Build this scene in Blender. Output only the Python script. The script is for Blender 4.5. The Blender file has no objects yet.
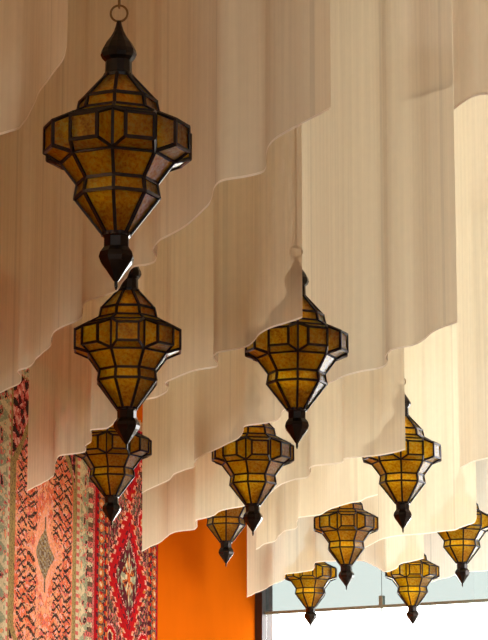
import bpy, bmesh, math, random
from mathutils import Vector, Matrix, noise
random.seed(4)
S = bpy.context.scene
C = S.collection
R = math.radians

# ------------------------------------------------------------------ camera
F = 2386.0                       # focal length in pixels of the 488 x 640 frame
PITCH = math.atan(498.0 / F)     # looking up a little
EYE = 1.6
CEIL = 6.1
cam_d = bpy.data.cameras.new('camera')
cam = bpy.data.objects.new('camera', cam_d); C.objects.link(cam)
cam_d.sensor_fit = 'VERTICAL'; cam_d.sensor_height = 24.0
cam_d.lens = 24.0 * F / 640.0
cam_d.clip_end = 400
cam.location = (0, 0, EYE)
cam.rotation_euler = (math.pi / 2 + PITCH, 0, 0)
cam_d.dof.use_dof = False
S.camera = cam
_cp, _sp = math.cos(PITCH), math.sin(PITCH)

def ray(px, py):
    a, b = (px - 244.0) / F, (320.0 - py) / F
    return Vector((a, _cp - b * _sp, _sp + b * _cp))
def at_height(px, py, h):        # point on the level h above the eye
    d = ray(px, py); return Vector((0, 0, EYE)) + d * (h / d.z)
def at_depth(px, py, dep):       # point at distance dep along the view axis
    return Vector((0, 0, EYE)) + ray(px, py) * dep

# ------------------------------------------------------------------ helpers
def link(name, me, parent=None):
    o = bpy.data.objects.new(name, me); C.objects.link(o)
    if parent: o.parent = parent
    return o
def obj(name, bm, mats, parent=None, smooth=False):
    me = bpy.data.meshes.new(name)
    bm.normal_update(); bm.to_mesh(me); bm.free()
    for m in (mats if isinstance(mats, (list, tuple)) else [mats]): me.materials.append(m)
    if smooth:
        for p in me.polygons: p.use_smooth = True
    return link(name, me, parent)
def tag(o, label, cat, group=None):
    o['label'] = label; o['category'] = cat
    if group: o['group'] = group
    return o
def structure(name, bm, mats, smooth=False):
    o = obj(name, bm, mats, None, smooth); o['kind'] = 'structure'; return o
def add_box(bm, lo, hi, M=None):
    lo, hi = Vector(lo), Vector(hi)
    r = bmesh.ops.create_cube(bm, size=1.0)
    for v in r['verts']:
        v.co = Vector(((lo.x + hi.x) / 2 + v.co.x * (hi.x - lo.x), (lo.y + hi.y) / 2 + v.co.y * (hi.y - lo.y), (lo.z + hi.z) / 2 + v.co.z * (hi.z - lo.z)))
        if M: v.co = M @ v.co
    return r['verts']
def add_bar(bm, a, b, w, out=None, n=4):
    a, b = Vector(a), Vector(b); d = (b - a)
    if d.length < 1e-7: return
    d.normalize()
    ref = Vector(out) if out is not None else Vector((0, 0, 1))
    if abs(ref.normalized().dot(d)) > .98: ref = Vector((1, 0, 0))
    s = d.cross(ref).normalized(); t = s.cross(d).normalized()
    ra, rb = [], []
    for k in range(n):
        an = 2 * math.pi * (k + .5) / n
        off = (s * math.cos(an) + t * math.sin(an)) * w
        ra.append(bm.verts.new(a - d * w * .3 + off)); rb.append(bm.verts.new(b + d * w * .3 + off))
    for k in range(n):
        bm.faces.new((ra[k], ra[(k + 1) % n], rb[(k + 1) % n], rb[k]))
    bm.faces.new(ra[::-1]); bm.faces.new(rb)
def add_lathe(bm, prof, n=8, off=0.0, cap=True):
    rings = []
    for r, z in prof:
        rings.append([bm.verts.new((r * math.cos(off + 2 * math.pi * k / n), r * math.sin(off + 2 * math.pi * k / n), z)) for k in range(n)])
    for i in range(len(rings) - 1):
        for k in range(n):
            bm.faces.new((rings[i][k], rings[i][(k + 1) % n], rings[i + 1][(k + 1) % n], rings[i + 1][k]))
    if cap:
        bm.faces.new(rings[0][::-1]); bm.faces.new(rings[-1])
def add_torus(bm, c, Rm, rm, axis='Y', n=28, m=10, sz=1.0):
    c = Vector(c); rings = []
    for i in range(n):
        a = 2 * math.pi * i / n; ring = []
        for j in range(m):
            b = 2 * math.pi * j / m; rr = Rm + rm * math.cos(b)
            p = Vector((rr * math.cos(a), rm * math.sin(b), rr * math.sin(a) * sz))
            if axis == 'X': p = Vector((p.y, p.x, p.z))
            ring.append(bm.verts.new(c + p))
        rings.append(ring)
    for i in range(n):
        for j in range(m):
            bm.faces.new((rings[i][j], rings[(i + 1) % n][j], rings[(i + 1) % n][(j + 1) % m], rings[i][(j + 1) % m]))
def add_tube(bm, pts, r, m=6):
    rings = []
    for i, p in enumerate(pts):
        d = (pts[min(i + 1, len(pts) - 1)] - pts[max(i - 1, 0)])
        if d.length < 1e-9: d = Vector((1, 0, 0))
        d.normalize()
        u = Vector((0, 0, 1)); s = d.cross(u).normalized()
        rings.append([bm.verts.new(p + (s * math.cos(2 * math.pi * k / m) + u * math.sin(2 * math.pi * k / m)) * r) for k in range(m)])
    for i in range(len(rings) - 1):
        for k in range(m):
            bm.faces.new((rings[i][k], rings[i][(k + 1) % m], rings[i + 1][(k + 1) % m], rings[i + 1][k]))
    bm.faces.new(rings[0][::-1]); bm.faces.new(rings[-1])
def add_slab(bm, pts, th, inset=0.0):
    """A flat pane: polygon pts (outward winding) given a thickness inwards."""
    pts = [Vector(p) for p in pts]
    c = sum(pts, Vector()) / len(pts)
    n = (pts[1] - pts[0]).cross(pts[2] - pts[0]).normalized()
    if n.dot(Vector((c.x, c.y, 0))) < 0 and abs(n.z) < .99: n = -n; pts = pts[::-1]
    a = [bm.verts.new(p) for p in pts]; b = [bm.verts.new(p - n * th) for p in pts]
    bm.faces.new(a); bm.faces.new(b[::-1]).material_index = 1
    k = len(pts)
    for i in range(k): bm.faces.new((a[i], b[i], b[(i + 1) % k], a[(i + 1) % k])).material_index = 1

# ------------------------------------------------------------------ materials
def mat(name):
    m = bpy.data.materials.new(name); m.use_nodes = True
    nt = m.node_tree; nt.nodes.clear()
    out = nt.nodes.new('ShaderNodeOutputMaterial')
    return m, nt, out
def node(nt, kind, **kw):
    n = nt.nodes.new(kind)
    for k, v in kw.items():
        if k in n.inputs: n.inputs[k].default_value = v
        else: setattr(n, k, v)
    return n
def ramp(nt, src, stops):
    r = nt.nodes.new('ShaderNodeValToRGB')
    e = r.color_ramp.elements
    while len(e) < len(stops): e.new(.5)
    for i, (p, c) in enumerate(stops): e[i].position = p; e[i].color = (*c, 1)
    nt.links.new(src, r.inputs[0]); return r
def simple(name, col, rough=.6, metal=0.0, var=.12, scale=8.0, bump=0.0, spec=.5):
    m, nt, out = mat(name)
    tc = node(nt, 'ShaderNodeTexCoord')
    nz = node(nt, 'ShaderNodeTexNoise', Scale=scale, Detail=4.0)
    nt.links.new(tc.outputs['Object'], nz.inputs['Vector'])
    rp = ramp(nt, nz.outputs['Fac'], [(.3, [c * (1 - var) for c in col]), (.7, [min(1, c * (1 + var)) for c in col])])
    b = node(nt, 'ShaderNodeBsdfPrincipled', Roughness=rough, Metallic=metal)
    b.inputs['Specular IOR Level'].default_value = spec
    nt.links.new(rp.outputs[0], b.inputs['Base Color'])
    if bump:
        bp = node(nt, 'ShaderNodeBump', Strength=bump, Distance=.01)
        nt.links.new(nz.outputs['Fac'], bp.inputs['Height']); nt.links.new(bp.outputs[0], b.inputs['Normal'])
    nt.links.new(b.outputs[0], out.inputs[0]); return m

def gauze(name, col, tcol, clear, tfac=.5):
    """Open-weave cotton: UV.x runs along the cloth, UV.y up it, both in metres."""
    m, nt, out = mat(name); L = nt.links.new
    uv = node(nt, 'ShaderNodeUVMap'); sp = node(nt, 'ShaderNodeSeparateXYZ'); L(uv.outputs[0], sp.inputs[0])
    mp = node(nt, 'ShaderNodeMapping'); L(uv.outputs[0], mp.inputs[0]); mp.inputs['Scale'].default_value = (60, 1.2, 1)
    streak = node(nt, 'ShaderNodeTexNoise', Scale=1.0, Detail=3.0); L(mp.outputs[0], streak.inputs['Vector'])
    mp2 = node(nt, 'ShaderNodeMapping'); L(uv.outputs[0], mp2.inputs[0]); mp2.inputs['Scale'].default_value = (25.0, 25, 1)
    weft = node(nt, 'ShaderNodeTexNoise', Scale=1.0, Detail=2.0); L(mp2.outputs[0], weft.inputs['Vector'])
    wv = node(nt, 'ShaderNodeTexWave', Scale=5.2, Distortion=.5); wv.bands_direction = 'X'; L(uv.outputs[0], wv.inputs['Vector'])
    wv.inputs['Detail Scale'].default_value = .4
    w2 = node(nt, 'ShaderNodeMath', operation='MULTIPLY_ADD'); L(weft.outputs['Fac'], w2.inputs[0]); w2.inputs[1].default_value = .3; w2.inputs[2].default_value = .35
    a1 = node(nt, 'ShaderNodeMath', operation='ADD'); L(streak.outputs['Fac'], a1.inputs[0]); L(w2.outputs[0], a1.inputs[1])
    a2 = node(nt, 'ShaderNodeMath', operation='MULTIPLY_ADD'); L(wv.outputs['Fac'], a2.inputs[0]); a2.inputs[1].default_value = .16; L(a1.outputs[0], a2.inputs[2])
    tone0 = node(nt, 'ShaderNodeMapRange'); L(a2.outputs[0], tone0.inputs[0])
    # sewn seams where the widths of cloth join
    lf = node(nt, 'ShaderNodeTexNoise', Scale=.7); L(uv.outputs[0], lf.inputs['Vector'])
    su = node(nt, 'ShaderNodeMath', operation='MULTIPLY_ADD'); mpx = node(nt, 'ShaderNodeMapping'); mpx.inputs['Scale'].default_value = (1, 0, 0); L(uv.outputs[0], mpx.inputs[0]); L(mpx.outputs[0], lf.inputs['Vector'])
    L(lf.outputs['Fac'], su.inputs[0]); su.inputs[1].default_value = .9; L(sp.outputs[0], su.inputs[2])
    sm = node(nt, 'ShaderNodeMath', operation='MODULO'); L(su.outputs[0], sm.inputs[0]); sm.inputs[1].default_value = .71
    sc = node(nt, 'ShaderNodeMath', operation='LESS_THAN'); L(sm.outputs[0], sc.inputs[0]); sc.inputs[1].default_value = .022
    sd = node(nt, 'ShaderNodeMath', operation='MULTIPLY_ADD'); L(sc.outputs[0], sd.inputs[0]); sd.inputs[1].default_value = -.13; sd.inputs[2].default_value = 1
    tone = node(nt, 'ShaderNodeMath', operation='MULTIPLY'); L(tone0.outputs[0], tone.inputs[0]); L(sd.outputs[0], tone.inputs[1])
    for k, v in zip(range(1, 5), (.7, 1.55, .955, 1.03)): tone0.inputs[k].default_value = v
    c1 = node(nt, 'ShaderNodeVectorMath', operation='SCALE'); c1.inputs[0].default_value = col; L(tone.outputs[0], c1.inputs['Scale'])
    c2 = node(nt, 'ShaderNodeVectorMath', operation='SCALE'); c2.inputs[0].default_value = tcol; L(tone.outputs[0], c2.inputs['Scale'])
    d = node(nt, 'ShaderNodeBsdfDiffuse'); L(c1.outputs[0], d.inputs['Color'])
    t = node(nt, 'ShaderNodeBsdfTranslucent'); L(c2.outputs[0], t.inputs['Color'])
    bp = node(nt, 'ShaderNodeBump', Strength=.35, Distance=.006); L(a2.outputs[0], bp.inputs['Height'])
    L(bp.outputs[0], d.inputs['Normal'])
    mx = node(nt, 'ShaderNodeMixShader'); mx.inputs[0].default_value = tfac; L(d.outputs[0], mx.inputs[1]); L(t.outputs[0], mx.inputs[2])
    tr = node(nt, 'ShaderNodeBsdfTransparent')
    al = node(nt, 'ShaderNodeMapRange'); L(a2.outputs[0], al.inputs[0])
    for k, v in zip(range(1, 5), (.7, 1.55, clear * 1.35, clear * .65)): al.inputs[k].default_value = v
    mx2 = node(nt, 'ShaderNodeMixShader'); L(al.outputs[0], mx2.inputs[0]); L(mx.outputs[0], mx2.inputs[1]); L(tr.outputs[0], mx2.inputs[2])
    L(mx2.outputs[0], out.inputs[0]); return m

GAUZE_COL = (.74, .64, .47)
M_gauze_left = gauze('cream_gauze_sheer', (.80, .73, .55), (.80, .69, .48), .27)
M_gauze = gauze('cream_gauze', (.80, .73, .56), (.80, .73, .53), .20)
M_gauze_dense = gauze('cream_gauze_dense', (.80, .73, .57), (.80, .73, .53), .16)
M_gauze_thin = gauze('cream_gauze_thin', (.84, .78, .66), (.86, .80, .66), .22)
def hem_mat():
    m, nt, out = mat('rolled_hem'); tc = node(nt, 'ShaderNodeTexCoord'); nz = node(nt, 'ShaderNodeTexNoise', Scale=60.0)
    nt.links.new(tc.outputs['Object'], nz.inputs['Vector'])
    rp = ramp(nt, nz.outputs['Fac'], [(.3, (.86, .80, .68)), (.7, (.92, .87, .76))])
    d = node(nt, 'ShaderNodeBsdfDiffuse'); t = node(nt, 'ShaderNodeBsdfTranslucent'); mx = node(nt, 'ShaderNodeMixShader'); mx.inputs[0].default_value = .7
    for q in (d, t): nt.links.new(rp.outputs[0], q.inputs[0])
    nt.links.new(d.outputs[0], mx.inputs[1]); nt.links.new(t.outputs[0], mx.inputs[2]); nt.links.new(mx.outputs[0], out.inputs[0]); return m
M_hem = hem_mat()

def amber_glass():
    m, nt, out = mat('amber_glass'); L = nt.links.new
    tc = node(nt, 'ShaderNodeTexCoord')
    nz = node(nt, 'ShaderNodeTexNoise', Scale=85.0, Detail=4.0, Roughness=.7); L(tc.outputs['Object'], nz.inputs['Vector'])
    big = node(nt, 'ShaderNodeTexNoise', Scale=7.0, Detail=2.0); L(tc.outputs['Object'], big.inputs['Vector'])
    ad = node(nt, 'ShaderNodeMath', operation='MULTIPLY_ADD'); L(big.outputs['Fac'], ad.inputs[0]); ad.inputs[1].default_value = .3; L(nz.outputs['Fac'], ad.inputs[2])
    rc = ramp(nt, ad.outputs[0], [(.46, (.74, .33, .012)), (.64, (1.0, .67, .045)), (.82, (1.0, .88, .16))])
    t = node(nt, 'ShaderNodeBsdfTranslucent'); L(rc.outputs[0], t.inputs['Color'])
    d = node(nt, 'ShaderNodeBsdfDiffuse'); L(rc.outputs[0], d.inputs['Color'])
    tr = node(nt, 'ShaderNodeBsdfTransparent'); L(rc.outputs[0], tr.inputs['Color'])
    g = node(nt, 'ShaderNodeBsdfGlossy', Roughness=.16); g.inputs['Color'].default_value = (1, 1, 1, 1)
    bp = node(nt, 'ShaderNodeBump', Strength=.35, Distance=.004); L(nz.outputs['Fac'], bp.inputs['Height']); L(bp.outputs[0], g.inputs['Normal'])
    m1 = node(nt, 'ShaderNodeMixShader'); m1.inputs[0].default_value = .12; L(t.outputs[0], m1.inputs[1]); L(d.outputs[0], m1.inputs[2])
    m2 = node(nt, 'ShaderNodeMixShader'); m2.inputs[0].default_value = .18; L(m1.outputs[0], m2.inputs[1]); L(tr.outputs[0], m2.inputs[2])
    rf = node(nt, 'ShaderNodeBsdfRefraction', Roughness=1.0, IOR=1.25); L(rc.outputs[0], rf.inputs['Color'])
    m4 = node(nt, 'ShaderNodeMixShader'); m4.inputs[0].default_value = .74; L(m2.outputs[0], m4.inputs[1]); L(rf.outputs[0], m4.inputs[2]); m2 = m4
    fr = node(nt, 'ShaderNodeFresnel', IOR=1.4)
    m3 = node(nt, 'ShaderNodeMixShader'); L(fr.outputs[0], m3.inputs[0]); L(m2.outputs[0], m3.inputs[1]); L(g.outputs[0], m3.inputs[2])
    L(m3.outputs[0], out.inputs[0]); return m
M_amber = amber_glass()
m_, nt_, out_ = mat('clear_backing'); tr_ = node(nt_, 'ShaderNodeBsdfTransparent'); nt_.links.new(tr_.outputs[0], out_.inputs[0]); M_back = m_
M_iron = simple('dark_iron', (.030, .022, .018), .42, .6, .3, 30, .05)
M_finial = simple('polished_iron', (.030, .026, .025), .25, .8, .25, 25, .04)
M_brass = simple('aged_brass', (.22, .14, .06), .4, .9, .2, 40)
M_cable = simple('steel_cable', (.10, .08, .07), .45, .7)

M_orange = simple('orange_plaster', (.43, .078, .002), .9, 0, .04, 3, .02, 0)
M_cream_wall = simple('cream_plaster', (.74, .60, .42), .8, 0, .04, 3)
M_ceiling = simple('ceiling_plaster', (.72, .60, .46), .85, 0, .04, 2)
M_floor = simple('stone_floor', (.46, .36, .26), .5, 0, .12, 5)
M_frame = simple('bronze_frame', (.10, .085, .085), .45, .5)
M_transom = simple('grey_green_metal', (.30, .43, .41), .8, 0)

def pane_mat(name, tint, gloss=.06):
    m, nt, out = mat(name); L = nt.links.new
    tr = node(nt, 'ShaderNodeBsdfTransparent'); tr.inputs[0].default_value = (*tint, 1)
    g = node(nt, 'ShaderNodeBsdfGlossy', Roughness=.02)
    mx = node(nt, 'ShaderNodeMixShader'); mx.inputs[0].default_value = gloss
    L(tr.outputs[0], mx.inputs[1]); L(g.outputs[0], mx.inputs[2]); L(mx.outputs[0], out.inputs[0]); return m
M_clear = pane_mat('clear_window_glass', (.98, 1, .99))
M_tint = pane_mat('tinted_window_glass', (.30, .325, .318))

# ------------------------------------------------------------------ world and lights
W = bpy.data.worlds.new('world'); S.world = W; W.use_nodes = True
nt = W.node_tree; nt.nodes.clear()
wo = nt.nodes.new('ShaderNodeOutputWorld'); bg = nt.nodes.new('ShaderNodeBackground')
tc = nt.nodes.new('ShaderNodeTexCoord')
# hazy sky, brightest towards the sun side on the right of the hall
dt = nt.nodes.new('ShaderNodeVectorMath'); dt.operation = 'DOT_PRODUCT'
dt.inputs[1].default_value = Vector((.64, .72, .26)).normalized()
nt.links.new(tc.outputs['Generated'], dt.inputs[0])
mr = nt.nodes.new('ShaderNodeMapRange'); mr.interpolation_type = 'SMOOTHSTEP'
nt.links.new(dt.outputs['Value'], mr.inputs[0])
for k_, v_ in zip(range(1, 5), (-.6, 1.0, .46, 9.4)): mr.inputs[k_].default_value = v_
bg.inputs[0].default_value = (1, .988, .965, 1)
nt.links.new(mr.outputs[0], bg.inputs[1])
nt.links.new(bg.outputs[0], wo.inputs[0])

def spot(name, loc, target, power, angle, col, radius=.15, blend=.6):
    l = bpy.data.lights.new(name, 'SPOT'); l.energy = power; l.color = col; l.spot_size = R(angle); l.spot_blend = blend; l.shadow_soft_size = radius
    o = bpy.data.objects.new(name, l); C.objects.link(o); o.location = loc
    o.rotation_euler = (Vector(target) - Vector(loc)).to_track_quat('-Z', 'Y').to_euler()
    return o
spot('warm_fill_light', (-2.7, 3.2, 4.2), (.2, 9.0, 4.2), 130, 130, (1, .70, .40), .15, .8)  # added warm fill from out of view, no lamp fixture behind it
spot('rug_spotlight', (1.6, 10.0, 1.9), (-.9, 14.6, 2.8), 230, 34, (1, .84, .60))
# ------------------------------------------------------------------ the room
P0 = Vector((-1.35, 13.2, 0)); WD = Vector((.33, 1.70, 0)); WU = WD.normalized()
WN = Vector((WU.y, -WU.x, 0))            # out of the left wall into the room
def wall_t(px):                           # where the picture column px meets the left wall (metres along it)
    k = (px - 244) / F
    return (13.2 * k + 1.35) / (.33 - 1.7 * k) * WD.length
T_END = wall_t(256.5)
def on_wall(t, z, off=0.0): return Vector((P0.x, P0.y, 0)) + WU * t + WN * off + Vector((0, 0, z))
MW = Matrix((( WU.x, WN.x, 0, P0.x), (WU.y, WN.y, 0, P0.y), (0, 0, 1, 0), (0, 0, 0, 1)))   # wall space: x along, y into the room, z up
bm = bmesh.new(); add_box(bm, (-15.5, -.2, 0), (T_END, 0, 4.62), MW); structure('wall_left', bm, M_orange)
bm = bmesh.new(); add_box(bm, (-15.5, -.2, 4.62), (T_END, .03, CEIL), MW); structure('trim_1', bm, M_cream_wall)
corner = on_wall(T_END, 0)
BD = Vector((1.87, -1.30, 0)).normalized(); BN = Vector((BD.y, -BD.x, 0))   # window wall, BN into the room
MB = Matrix(((BD.x, BN.x, 0, corner.x), (BD.y, BN.y, 0, corner.y), (0, 0, 1, 0), (0, 0, 0, 1)))
BL = 7.0; TZ = 3.328; GT = 5.75
bm = bmesh.new(); add_box(bm, (-3, -4, -.2), (7, 24, 0)); structure('floor', bm, M_floor)
bm = bmesh.new(); add_box(bm, (-6.5, -4, CEIL), (7.5, 24, CEIL + .2)); structure('ceiling', bm, M_ceiling)
bm = bmesh.new(); add_box(bm, (5.2, -4, 0), (5.4, 12.9, CEIL)); structure('shade_wall_right', bm, M_cream_wall)  # unseen wall, added to keep side daylight off the nearer curtains
# window: jamb, transom, glass joints, head
win = structure('window_1', bmesh.new(), M_frame)
bm = bmesh.new()
add_box(bm, (0, -.10, 0), (.10, .06, GT), MB); add_box(bm, (BL - .1, -.1, 0), (BL, .06, GT), MB); add_box(bm, (.10, -.1, 0), (BL - .1, .06, .12), MB)
o = obj('window_frame', bm, M_frame, win)
bm = bmesh.new(); add_box(bm, (.10, -.02, TZ - .012), (BL - .1, .02, TZ + .012), MB); obj('transom', bm, M_transom, win)
joints = (1.27, 3.2, 5.1)
edges = (.10,) + joints + (BL - .1,)
for a, b in zip(edges[:-1], edges[1:]):
    bm = bmesh.new(); add_box(bm, (a + .006, -.006, .12), (b - .006, .006, TZ - .012), MB); obj('window_pane', bm, M_clear, win)
    bm = bmesh.new(); add_box(bm, (a + .0005, -.006, TZ + .012), (b - .0005, .006, GT), MB); obj('tinted_pane', bm, M_tint, win)
for a in joints:
    bm = bmesh.new(); add_box(bm, (a - .004, -.010, .12), (a + .004, .010, TZ - .012), MB); obj('glass_joint', bm, M_transom, win)
    bm = bmesh.new(); add_box(bm, (a - .018, -.02, TZ + .012), (a + .018, .02, TZ + .09), MB); obj('patch_fitting', bm, M_transom, win)
bm = bmesh.new(); add_box(bm, (0, -.15, GT), (BL, .05, CEIL), MB); structure('wall_back', bm, M_cream_wall)

# ------------------------------------------------------------------ rugs
def wool(name, col, var=.22):
    m, nt, out = mat(name); L = nt.links.new
    tc = node(nt, 'ShaderNodeTexCoord')
    nz = node(nt, 'ShaderNodeTexNoise', Scale=70.0, Detail=3.0); L(tc.outputs['Object'], nz.inputs['Vector'])
    rp = ramp(nt, nz.outputs['Fac'], [(.3, [c * (1 - var) for c in col]), (.7, [min(1, c * (1 + var)) for c in col])])
    b = node(nt, 'ShaderNodeBsdfDiffuse', Roughness=.8); L(rp.outputs[0], b.inputs[0])
    L(b.outputs[0], out.inputs[0]); return m
WOOL = {k: wool('wool_' + k, c) for k, c in dict(
    coral=(.74, .19, .085), salmon=(.80, .33, .17), rose=(.62, .15, .13), cream=(.62, .50, .32), olive=(.36, .25, .10),
    black=(.045, .030, .028), brown=(.17, .10, .065), sage=(.30, .31, .20), red=(.42, .012, .014), crimson=(.33, .012, .018),
    maroon=(.10, .016, .022), orange=(.55, .15, .035), grey=(.33, .28, .22), pink=(.78, .40, .34)).items()}
WK = list(WOOL)
def h2(i, j, s=0):
    x = math.sin(i * 127.1 + j * 311.7 + s * 74.7) * 43758.5453
    return x - math.floor(x)
def nz2(x, y, s=0): return noise.noise(Vector((x, y, s * 7.3)))

def coral_rug(u, v, i, j):
    """u: -1..1 across, v: -1..1 up; an elongated hexagon field with script-like motifs and a small grey lozenge."""
    au, av = abs(u), abs(v)
    r = h2(i, j)
    if au > .61 or av > .93:                                   # borders
        w = .66 + (au - .61) * .34 / .39 if au > .61 else .66 + (av - .93) * 4
        s = v * 15 if au > .61 else u * 15
        if w > .965: return 'rose' if r < .6 else 'brown'
        if w > .90: return ('brown', 'cream', 'rose')[int(math.floor(s * 2.2)) % 3] if r < .85 else 'black'
        if w > .74:
            ph = (s * .55) % 1.0; tri = abs(ph - .5) * 2; x = (w - .74) / .16
            n = nz2(s * 2.3, w * 26, 5)
            if x < tri * .95: return 'cream' if n < .22 else ('sage' if n < .45 else 'salmon')
            return ('sage' if n < .12 else 'rose' if n < .35 else 'black') if r < .9 else 'cream'
        if w > .70: return 'rose' if (int(s * 3) % 2) else 'cream'
        return 'olive' if r < .8 else 'brown'
    ve = av - .03
    hexw = .545 if ve < .42 else .545 - (ve - .42) * 1.05       # field outline
    if au > hexw + .075:                                       # corner spandrels
        n = nz2(u * 17, v * 26, 2); m_ = nz2(u * 30 + 4, v * 40, 3)
        if n > .18: return 'pink' if m_ > 0 else 'rose'
        if n < -.16: return 'black'
        return 'maroon' if m_ > .05 else ('rose' if r < .6 else 'crimson')
    if au > hexw: return 'olive' if r < .85 else 'brown'
    # central lozenge with stems
    lz = au / .20 + av / .155
    if lz < 1: 
        q = (int(v * 90) + int(u * 40)) % 3
        return 'grey' if q == 0 else ('brown' if r < .6 else 'olive')
    if au < .02 and av < .215: return 'brown'
    lz2 = au / .27 + av / .30
    if lz2 < 1: return 'salmon' if r < .7 else 'pink'
    # columns of script-like strokes
    for cx in (.25, .43):
        if abs(au - cx) < .085 and av < .80 and (av > .1 or cx > .3 or v < 0):
            du = (au - cx) / .085
            k = math.floor(v * 17 + cx * 5); fv = v * 17 + cx * 5 - k
            hk = h2(k, int(cx * 100), 1 if u > 0 else 2)
            e1 = abs(fv - .5 - .30 * math.sin(du * 3.0 + hk * 6)) ; e2 = abs(du * .9 - (fv - .5) * (1.5 if hk > .5 else -1.5))
            if e1 < .13 or (e2 < .15 and fv > .12): return 'black' if r < .8 else 'brown'
    if r > .93: return 'brown' if h2(j, i) < .5 else 'cream'
    if r < .10 + .25 * max(0, au - .3) + .2 * max(0, v - .2): return 'rose' if h2(j, i) < .7 else 'red'
    if au < .2 and av > .42:
        k = math.floor(v * 22); fv = v * 22 - k
        if abs(fv - .5 - .3 * math.sin(u * 26 + k * 2.1)) < .16: return 'black' if r < .75 else 'brown'
    n = nz2(u * 9, v * 14, 1); m_ = nz2(u * 24, v * 30, 4)
    if m_ > .30: return 'pink'
    if m_ < -.36: return 'rose'
    if av > .5: return 'coral' if n > -.3 else 'rose'
    return 'salmon' if n > .02 else 'coral'

def red_rug(u, v, i, j):
    au, av = abs(u), abs(v); r = h2(i, j, 3)
    n = nz2(u * 20, v * 22, 6); m_ = nz2(u * 36, v * 40, 7)
    if au > .64 or av > .90:
        w = au if au > .64 else .64 + (av - .90) * 3.4
        s = (v if au > .64 else u) * 26
        if w > .955: return 'crimson' if r < .7 else 'red'
        if w > .90: return 'red' if int(math.floor(s * 1.5)) % 2 else 'maroon'
        if w > .73:
            ph = s * .55 - math.floor(s * .55); d = math.hypot((ph - .5) * 1.5, (w - .815) / .11)
            if d < .30: return 'cream' if r < .6 else 'orange'
            if d < .62: return 'orange' if n > -.25 else 'red'
            return 'brown' if m_ > .05 else ('maroon' if r < .8 else 'sage')
        if w > .69: return 'red' if int(math.floor(s * 1.5)) % 2 else 'black'
        return 'orange' if int(math.floor(s * 1.2)) % 2 else 'maroon'
    vm = ((av + .0) % .92)
    vv = av if av < .46 else .92 - av                        # two half medallions above and below, one in the middle
    zig = .035 * (1 if int(math.floor(v * 34)) % 2 else -1)
    wid = .60 - max(0, vv - .02) * 1.22 + zig
    if av >= .46: wid = .60 - max(0, vv - .02) * 1.22 + zig
    cen = av < .46
    if au < wid:
        if au > wid - .05: return 'orange' if r < .55 else 'pink'
        if au > wid - .20: return 'red' if m_ > -.28 else 'crimson'
        if au > wid - .235: return 'maroon'
        # inner lozenge
        inn = au / .36 + vv / .27
        if inn < 1:
            if inn < .22: return 'orange' if r < .7 else 'red'
            a = math.atan2(vv, au * .8); pet = math.cos(a * 8)
            if inn < .62: return ('cream' if n > 0 else 'sage') if pet > .1 else ('maroon' if m_ > 0 else 'orange')
            return 'maroon' if n < .15 else ('brown' if m_ > 0 else 'sage')
        if inn < 1.12: return 'crimson' if r < .7 else 'pink'
        return 'crimson' if n > -.1 else ('red' if r < .7 else 'maroon')
    # spandrels: dark ground with rosettes
    for (cx, cv) in ((.50, .40), (.50, .52), (.30, .46)):
        d = max(abs(au - cx) / .165, abs(av - cv) / .085, (abs(au - cx) / .165 + abs(av - cv) / .085) * .72)
        if d < 1 and (cx, cv) == (.50, .40):
            if d > .82: return 'pink' if r < .5 else 'red'
            if d > .50: return 'red'
            if d > .34: return 'cream' if r < .6 else 'orange'
            return 'maroon'
    if m_ > .27: return 'rose'
    if m_ < -.33: return 'sage' if r < .5 else 'orange'
    return 'maroon' if n > -.05 else ('brown' if r < .6 else 'black')

def rug(name, t0, t1, zc, hh, fn, nu, nv, label):
    bm = bmesh.new(); th, off = .014, .022
    w = t1 - t0
    def ripple(a): return .006 * math.sin(a * 9.0) + .004 * math.sin(a * 23 + 1)
    vs = [[bm.verts.new(MW @ Vector((t0 + w * i / nu, off + th + ripple(w * i / nu), zc - hh + 2 * hh * j / nv))) for j in range(nv + 1)] for i in range(nu + 1)]
    for i in range(nu):
        for j in range(nv):
            f = bm.faces.new((vs[i][j], vs[i + 1][j], vs[i + 1][j + 1], vs[i][j + 1]))
            f.material_index = WK.index(fn((i + .5) / nu * 2 - 1, (j + .5) / nv * 2 - 1, i, j))
    bk = [[bm.verts.new(MW @ Vector((t0 + w * i / nu, off - .004 + ripple(w * i / nu), z))) for z in (zc - hh, zc + hh)] for i in range(nu + 1)]
    for i in range(nu):
        bm.faces.new((bk[i][0], bk[i][1], bk[i + 1][1], bk[i + 1][0]))
    for q in (0, nv):
        kk = 0 if q == 0 else 1
        for i in range(nu): bm.faces.new((vs[i][q], vs[i + 1][q], bk[i + 1][kk], bk[i][kk]))
    root = bpy.data.objects.new(name, None); C.objects.link(root); root.location = on_wall((t0 + t1) / 2, zc - hh)
    tag(root, label, 'rug')
    o = obj('rug_pile', bm, [WOOL[k] for k in WK]); 
    o.parent = root; o.matrix_parent_inverse = Matrix.Translation(-root.location)
    for end in (-1, 1):
        b2 = bmesh.new(); n = int(w / .022)
        for k in range(n):
            a = (k + .5) / n * w
            L_ = .06 + .02 * h2(k, 5)
            p = MW @ Vector((t0 + a, off + .008 + ripple(a), zc + end * hh))
            add_bar(b2, p, p + Vector((WU.x * .012 * (h2(k, 9) - .5), WU.y * .012 * (h2(k, 9) - .5), end * L_)), .004)
        fo = obj('rug_fringe', b2, WOOL['cream']); fo.parent = root; fo.matrix_parent_inverse = Matrix.Translation(-root.location)
    return root
rug('persian_rug', wall_t(-18), wall_t(87.5), 3.11, 1.03, coral_rug, 250, 270, 'coral pink rug with a small grey central lozenge hung on the wall')
rug('persian_rug', wall_t(88.5), wall_t(154), 3.17, 1.05, red_rug, 220, 270, 'deep red medallion rug hung on the wall beside the bare orange plaster')

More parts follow.
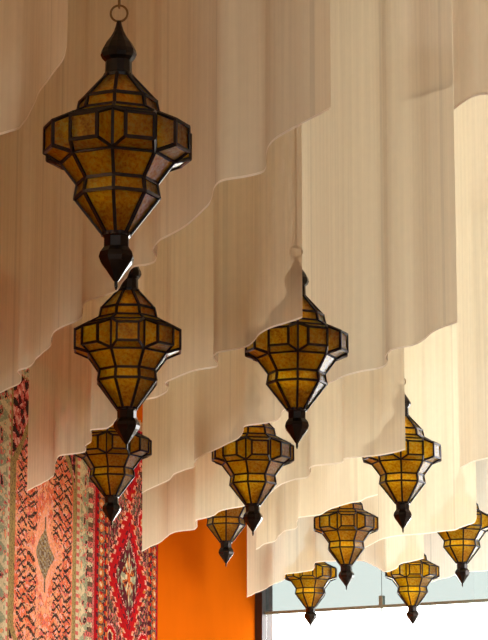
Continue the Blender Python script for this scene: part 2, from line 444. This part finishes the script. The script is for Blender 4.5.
# ------------------------------------------------------------------ gauze curtains
def spline(pts, step=.02):
    out = []
    n = len(pts)
    for i in range(n - 1):
        p0, p1, p2, p3 = pts[max(i - 1, 0)], pts[i], pts[i + 1], pts[min(i + 2, n - 1)]
        L_ = (p2 - p1).length; k = max(2, int(L_ / step))
        # tangents limited by the chord, so that folds keep their shape
        m1 = (p2 - p0); m2 = (p3 - p1)
        m1 = m1.normalized() * min(L_, m1.length * .5) if m1.length > 1e-6 else m1
        m2 = m2.normalized() * min(L_, m2.length * .5) if m2.length > 1e-6 else m2
        for q in range(k):
            t = q / k; t2, t3 = t * t, t * t * t
            out.append(p1 * (2 * t3 - 3 * t2 + 1) + m1 * (t3 - 2 * t2 + t) + p2 * (-2 * t3 + 3 * t2) + m2 * (t3 - t2))
    out.append(pts[-1]); return out

def curtain(px, h, m, label, amp=.007, seed=0):
    plan = [at_height(x, y, h) for x, y in px]
    z0 = EYE + h
    plan = [Vector((p.x, p.y, 0)) for p in plan]
    path = spline(plan)
    s = [0.0]
    for a, b in zip(path[:-1], path[1:]): s.append(s[-1] + (b - a).length)
    nrm = []
    for i in range(len(path)):
        d = path[min(i + 1, len(path) - 1)] - path[max(i - 1, 0)]; d.normalize()
        nrm.append(Vector((d.y, -d.x, 0)))
    ZS = [0, .02, .10, .25, .5, .9, 1.4, 2.0, CEIL - .03 - z0]
    bm = bmesh.new(); uvl = bm.loops.layers.uv.new('UVMap')
    rows = []
    tot = s[-1]
    for z in ZS:
        row = []
        for i, p in enumerate(path):
            fade = min(1, s[i] / .15, (tot - s[i]) / .15)
            a = (noise.noise(Vector((s[i] * 2.6, z * .25, seed * 5.1))) * 2.2 + noise.noise(Vector((s[i] * 7.5, z * .35, seed * 3.7 + 9))) * 1.0) * amp * fade
            row.append(bm.verts.new(Vector((p.x, p.y, z0 + z)) + nrm[i] * a))
        rows.append(row)
    for j in range(len(ZS) - 1):
        for i in range(len(path) - 1):
            f = bm.faces.new((rows[j][i], rows[j][i + 1], rows[j + 1][i + 1], rows[j + 1][i])); f.smooth = True
            for lp, (ss, zz) in zip(f.loops, ((s[i], ZS[j]), (s[i + 1], ZS[j]), (s[i + 1], ZS[j + 1]), (s[i], ZS[j + 1]))):
                lp[uvl].uv = (ss + seed * 3.1, zz)
    hem_pts = [v.co.copy() for v in rows[0]]
    top_pts = [v.co.copy() for v in rows[-1]]
    root = bpy.data.objects.new('gauze_curtain', None); C.objects.link(root)
    mid = path[len(path) // 2]; root.location = (mid.x, mid.y, z0)
    tag(root, label, 'curtain', 'gauze curtains hung among the lanterns')
    inv = Matrix.Translation(-root.location)
    o = obj('gauze_cloth', bm, m); o.parent = root; o.matrix_parent_inverse = inv
    b2 = bmesh.new()
    rib = [[b2.verts.new(p + n * .0015 + Vector((0, 0, dz))) for dz in (-.004, .003)] for p, n in zip(hem_pts, nrm)]
    for i in range(len(rib) - 1): b2.faces.new((rib[i][0], rib[i + 1][0], rib[i + 1][1], rib[i][1]))
    o = obj('rolled_hem', b2, M_hem, None, True); o.parent = root; o.matrix_parent_inverse = inv
    b3 = bmesh.new(); add_tube(b3, [p + Vector((0, 0, .012)) for p in top_pts[::6] + top_pts[-1:]], .012, 8)
    o = obj('curtain_rail', b3, M_cable, None, True); o.parent = root; o.matrix_parent_inverse = inv
    return root

HEMS = dict(
 A=([(-30, 152), (-14, 140), (0, 134), (10, 131), (20, 128), (26, 119), (31, 108), (38, 95), (46, 83), (55, 71), (62, 59), (67, 46)], 1.80),
 B=([(-25, 404), (-8, 397), (0, 393), (7, 389), (13, 386), (18.5, 383), (20.5, 377), (17, 371), (21, 369), (26, 368), (32, 365), (37, 359), (42, 355), (50, 349), (52.5, 344), (53, 333), (60, 327), (70, 323), (80, 318), (82.5, 312), (86, 302), (94, 298), (104, 295), (117, 290), (126, 277), (134, 266), (145, 264.5), (154, 262), (157, 257), (151, 249), (157, 239), (168, 234), (180, 229), (191, 222), (202, 213), (210, 205), (213.5, 195), (214.5, 187), (218, 182), (226, 179), (240, 177), (256, 174), (265, 171), (269.5, 165), (270.5, 150), (272, 145), (277, 139), (290, 131), (300, 125), (310, 119), (321, 113), (331, 108)], 1.81),
 B2=([(454, 109), (462, 103), (471, 97), (480, 94), (492, 93), (505, 88)], 1.80),
 C=([(27, 491), (35, 487), (42, 483), (50, 477), (54, 471), (57, 461), (60, 455.5), (70, 454), (82, 452), (85, 446), (92.5, 441), (94.5, 437), (90, 430), (96, 429), (106, 428), (118, 421), (133, 406), (146, 399), (156, 397), (166, 392), (168, 387), (165, 383), (170, 380), (178, 376), (192, 370.5), (206, 368), (216, 366.5), (218, 362), (212, 356), (218, 352), (230, 349.5), (244, 346), (252, 341), (258, 335), (264, 331), (272, 327.5), (285, 323.5), (295, 320), (302.5, 317)], 1.72),
 D=([(142, 493), (150, 489), (162, 484), (171, 479), (175, 474), (184, 470), (194, 467), (195.5, 460), (204, 455), (214, 451), (224, 446), (234, 441), (241, 437), (245, 430), (248, 426), (260, 424), (272, 422), (281, 418), (283, 411), (296, 403), (312, 394), (325, 385), (336, 379.5), (352, 374), (366, 370.5), (378, 368.5), (385, 366), (387, 361), (387.5, 355), (392, 350), (402, 347.5), (414, 345), (421, 341), (429, 334), (443, 327), (457.5, 322)], 1.72),
 E=([(142, 551), (152, 546), (162, 541), (168, 535), (174, 532), (184, 530.5), (194, 529), (196, 524), (195, 520), (203, 518), (212, 515.5), (220, 511), (230, 508.5), (243, 506), (256, 501), (268, 494), (277, 488), (285, 483), (295, 479), (306, 477.5), (310.5, 473), (310, 468), (315, 465.5), (328, 464), (343, 462), (346, 458.5), (362, 457), (378, 455.5), (392, 453), (405.5, 449)], 1.66),
 E2=([(460, 468), (466, 465), (476, 461), (489, 458), (503, 454)], 1.70),
 F1=([(256, 549.5), (264, 544), (276, 541), (279, 536), (285, 531), (295, 528.5), (297.5, 523), (297, 517.5), (308, 516), (320, 514.5), (325, 511.5), (332, 508), (341, 505), (350, 502.5), (360, 501), (369, 497), (378, 494.5)], 1.70),
 F2=([(352, 553), (366, 547), (381, 539.5), (396, 536), (412, 534.5), (428, 533), (441, 531), (455, 529.5), (466, 525.5), (475, 522), (476.5, 516)], 1.70),
 G1=([(247, 597), (255, 593), (263, 590), (272, 585), (283.5, 579.5), (287, 574), (300, 572), (313, 569.5), (315, 562.5), (328, 561), (345, 557), (360, 566), (371, 573), (385, 571.5), (396, 568.5), (401, 563.5), (412, 561), (424, 558)], 1.68),
 G2=([(420, 585), (440, 579), (452, 576), (464, 572), (476, 571), (489, 570), (505, 565)], 1.78),
)
# the row of G runs evenly behind the nearer lanterns
HEMS['G1'][0][10:13] = [(345, 561.0), (362, 560.5), (377, 567)]
LBL = dict(
 A='greyish gauze curtain in the top left corner, its hem sweeping up to the edge',
 B='broad cream gauze curtain with a stepped hem behind the largest lantern',
 B2='short piece of gauze curtain in the top right corner, hem high up',
 C='cream gauze curtain hanging partly over the rugs, right end veiling the central lantern',
 D='pale gauze curtain whose wavy hem crosses the centre and ends at far right',
 E='gauze curtain that hangs over the left half of the right-hand middle lantern',
 E2='pale gauze strip down the right edge above the outermost small lantern',
 F1='gauze curtain veiling the crown of the middle small yellow lantern',
 F2='gauze curtain veiling the left side of the small lantern at right edge',
 G1='farthest gauze curtain beside the window, veiling the two lowest yellow lanterns',
 G2='whitish gauze curtain against the tinted window glass at far right',
)
MATS = dict(A=M_gauze_dense, B=M_gauze_dense, B2=M_gauze, C=M_gauze_left, D=M_gauze_dense, E=M_gauze_dense, E2=M_gauze, F1=M_gauze_dense, F2=M_gauze, G1=M_gauze, G2=M_gauze_thin)
for q, k in enumerate(HEMS):
    curtain(HEMS[k][0], HEMS[k][1], MATS[k], LBL[k], seed=q + 1)

# ------------------------------------------------------------------ lantern
U = .4 / 328.0
def P8(r, k, z, ofs=0.0):
    a = -math.pi / 2 + (k + ofs) * math.pi / 4
    return Vector((r * math.cos(a), r * math.sin(a), z)) * U
RINGS = dict(cone0=(30, 125), neck0=(94, 208), neck1=(89, 240), body0=(127, 291), body1=(127, 381), crown0=(92, 401), crown1=(86, 430), cap0=(31, 490))
def make_lantern():
    root = bpy.data.objects.new('moroccan_lantern', None); C.objects.link(root)
    g = RINGS; fr = bmesh.new(); bw = 5.2 * U
    def tier(name, a, b):
        (ra, za), (rb, zb) = g[a], g[b]
        for k in range(8):
            bm = bmesh.new()
            add_slab(bm, [P8(ra, k, za), P8(ra, k + 1, za), P8(rb, k + 1, zb), P8(rb, k, zb)], 1.6 * U)
            obj(name, bm, [M_amber, M_back], root)
            add_bar(fr, P8(ra, k, za), P8(rb, k, zb), bw, P8(1, k, 0))
    def ring(a):
        r, z = g[a]
        for k in range(8): add_bar(fr, P8(r, k, z), P8(r, k + 1, z), bw)
    tier('cone_pane', 'cone0', 'neck0'); tier('neck_pane', 'neck0', 'neck1'); tier('bowl_pane', 'neck1', 'body0')
    tier('shoulder_pane', 'body1', 'crown0'); tier('crown_pane', 'crown0', 'crown1'); tier('roof_pane', 'crown1', 'cap0')
    for a in g: ring(a)
    # the eight boxed-out panels of the body
    R0, zb, zt = 127, 291, 381
    ap, hw, z0, z1 = 159.5, 32.5, 306, 362
    for k in range(8):
        a = -math.pi / 2 + (k + .5) * math.pi / 4
        n = Vector((math.cos(a), math.sin(a), 0)); t = Vector((-math.sin(a), math.cos(a), 0))
        def q(s, z): return (n * ap + t * s * hw) * U + Vector((0, 0, z * U))
        A0, B0, B1, A1 = P8(R0, k, zb), P8(R0, k + 1, zb), P8(R0, k + 1, zt), P8(R0, k, zt)
        a0, b0, b1, a1 = q(-1, z0), q(1, z0), q(1, z1), q(-1, z1)
        bm = bmesh.new()
        for quad in ((a0, b0, b1, a1), (A0, B0, b0, a0), (B0, B1, b1, b0), (B1, A1, a1, b1), (A1, A0, a0, a1)):
            add_slab(bm, quad, 1.6 * U)
        pn = obj('body_panel', bm, [M_amber, M_back], root)
        fb = bmesh.new()
        for x, y in ((a0, b0), (b0, b1), (b1, a1), (a1, a0), (A0, a0), (B0, b0), (B1, b1), (A1, a1)): add_bar(fb, x, y, bw * .95, n)
        obj('panel_came', fb, M_iron, pn)
        add_bar(fr, A0, A1, bw, P8(1, k, 0))
    obj('lead_frame', fr, M_iron, root)
    # iron cap: collar, onion dome, point
    bm = bmesh.new()
    add_lathe(bm, [(x * U, z * U) for x, z in ((34, 486), (35, 493), (31, 497), (30, 525), (37, 532), (41, 541), (39, 551), (30, 568), (19, 583), (11, 598), (7, 611), (5, 621))], 12)
    obj('onion_cap', bm, M_finial, root, False)
    bm = bmesh.new(); add_torus(bm, (0, 0, 639 * U), 19 * U, 2.6 * U); obj('hanging_ring', bm, M_brass, root, True)
    # tapered drop
    bm = bmesh.new()
    add_lathe(bm, [(x * U, z * U) for x, z in ((1.5, 0), (4, 8), (4, 18), (9, 24), (23, 44), (37, 62), (41, 73), (38, 84), (29, 96), (29, 118), (33, 122), (33, 129))], 8, math.pi / 8)
    obj('finial', bm, M_finial, root)
    # hook and cable up to the ceiling (unit length, stretched per lantern)
    bm = bmesh.new(); add_torus(bm, (0, 0, 666 * U), 10 * U, 2.2 * U, 'X', sz=1.35); obj('hook', bm, M_brass, root, True)
    bm = bmesh.new(); add_lathe(bm, [(.0028, 0), (.0028, 1)], 6)
    cb = obj('hanging_cable', bm, M_cable, root, True); cb.location = (0, 0, 678 * U)
    bm = bmesh.new(); add_lathe(bm, [(.05, 0), (.05, .008), (.02, .03), (.02, .03)][:3], 16); obj('ceiling_hook_plate', bm, M_cable, root, False)
    return root
def copy_tree(o, parent=None):
    c = o.copy(); C.objects.link(c)
    if parent: c.parent = parent
    for ch in list(o.children): copy_tree(ch, c)
    return c
LANT = [  # picture column, row of the tip, width in pixels, apparent turn in degrees, label
 (116, 290, 149, -5, 'largest and nearest amber glass lantern, hanging top left in full view'),
 (126.5, 450, 109, 22.5, 'amber glass lantern hanging directly below the largest one'),
 (297, 449, 104, 2, 'amber glass lantern at the centre, its upper left veiled by gauze'),
 (111.5, 526, 78, -11, 'brown glass lantern hanging in front of the red rug'),
 (253, 536, 82, 32.5, 'amber lantern just left below the central one, crown veiled by gauze'),
 (403, 533, 79, -2, 'amber lantern at right with gauze over the left half of its top'),
 (226, 567, 66, 0, 'lantern against the orange wall with only its lower cone uncovered'),
 (346.5, 590, 65, 25.5, 'yellow lantern below the centre, whole body visible under the gauze hem'),
 (462.5, 587, 63, 5, 'yellow lantern cut by the right edge of the picture'),
 (310.5, 628, 53.5, 16.5, 'small yellow lantern before the window nearest the orange wall'),
 (413, 627, 54, 28.5, 'small yellow lantern before the window, right of the other lowest one'),
]
proto = make_lantern()
roots = [proto] + [copy_tree(proto) for _ in LANT[1:]]
for o, (px, py, w, turn, label) in zip(roots, LANT):
    p = at_depth(px, py, F * .4 / w)
    o.location = p
    o.rotation_euler = (0, 0, R(turn) - math.atan((px - 244) / F))
    tag(o, label, 'lantern', 'hanging moroccan lanterns')
    for ch in o.children:
        st = ch.name.split('.')[0]
        if st == 'hanging_cable': ch.scale = (1, 1, CEIL - .01 - p.z - 678 * U)
        if st == 'ceiling_hook_plate':
            ch.location = (0, 0, CEIL - .002 - p.z); ch.rotation_euler = (math.pi, 0, 0)

# ------------------------------------------------------------------ picture settings
S.view_settings.view_transform = 'Standard'; S.view_settings.look = 'None'
S.view_settings.gamma = 1.0; S.view_settings.use_curve_mapping = False
S.view_settings.exposure = -0.02
S.cycles.max_bounces = 16; S.cycles.transparent_max_bounces = 40; S.cycles.diffuse_bounces = 6; S.cycles.transmission_bounces = 8; S.cycles.glossy_bounces = 4
S.cycles.caustics_reflective = False; S.cycles.caustics_refractive = False
S.cycles.use_denoising = True
S.cycles.sample_clamp_indirect = 6
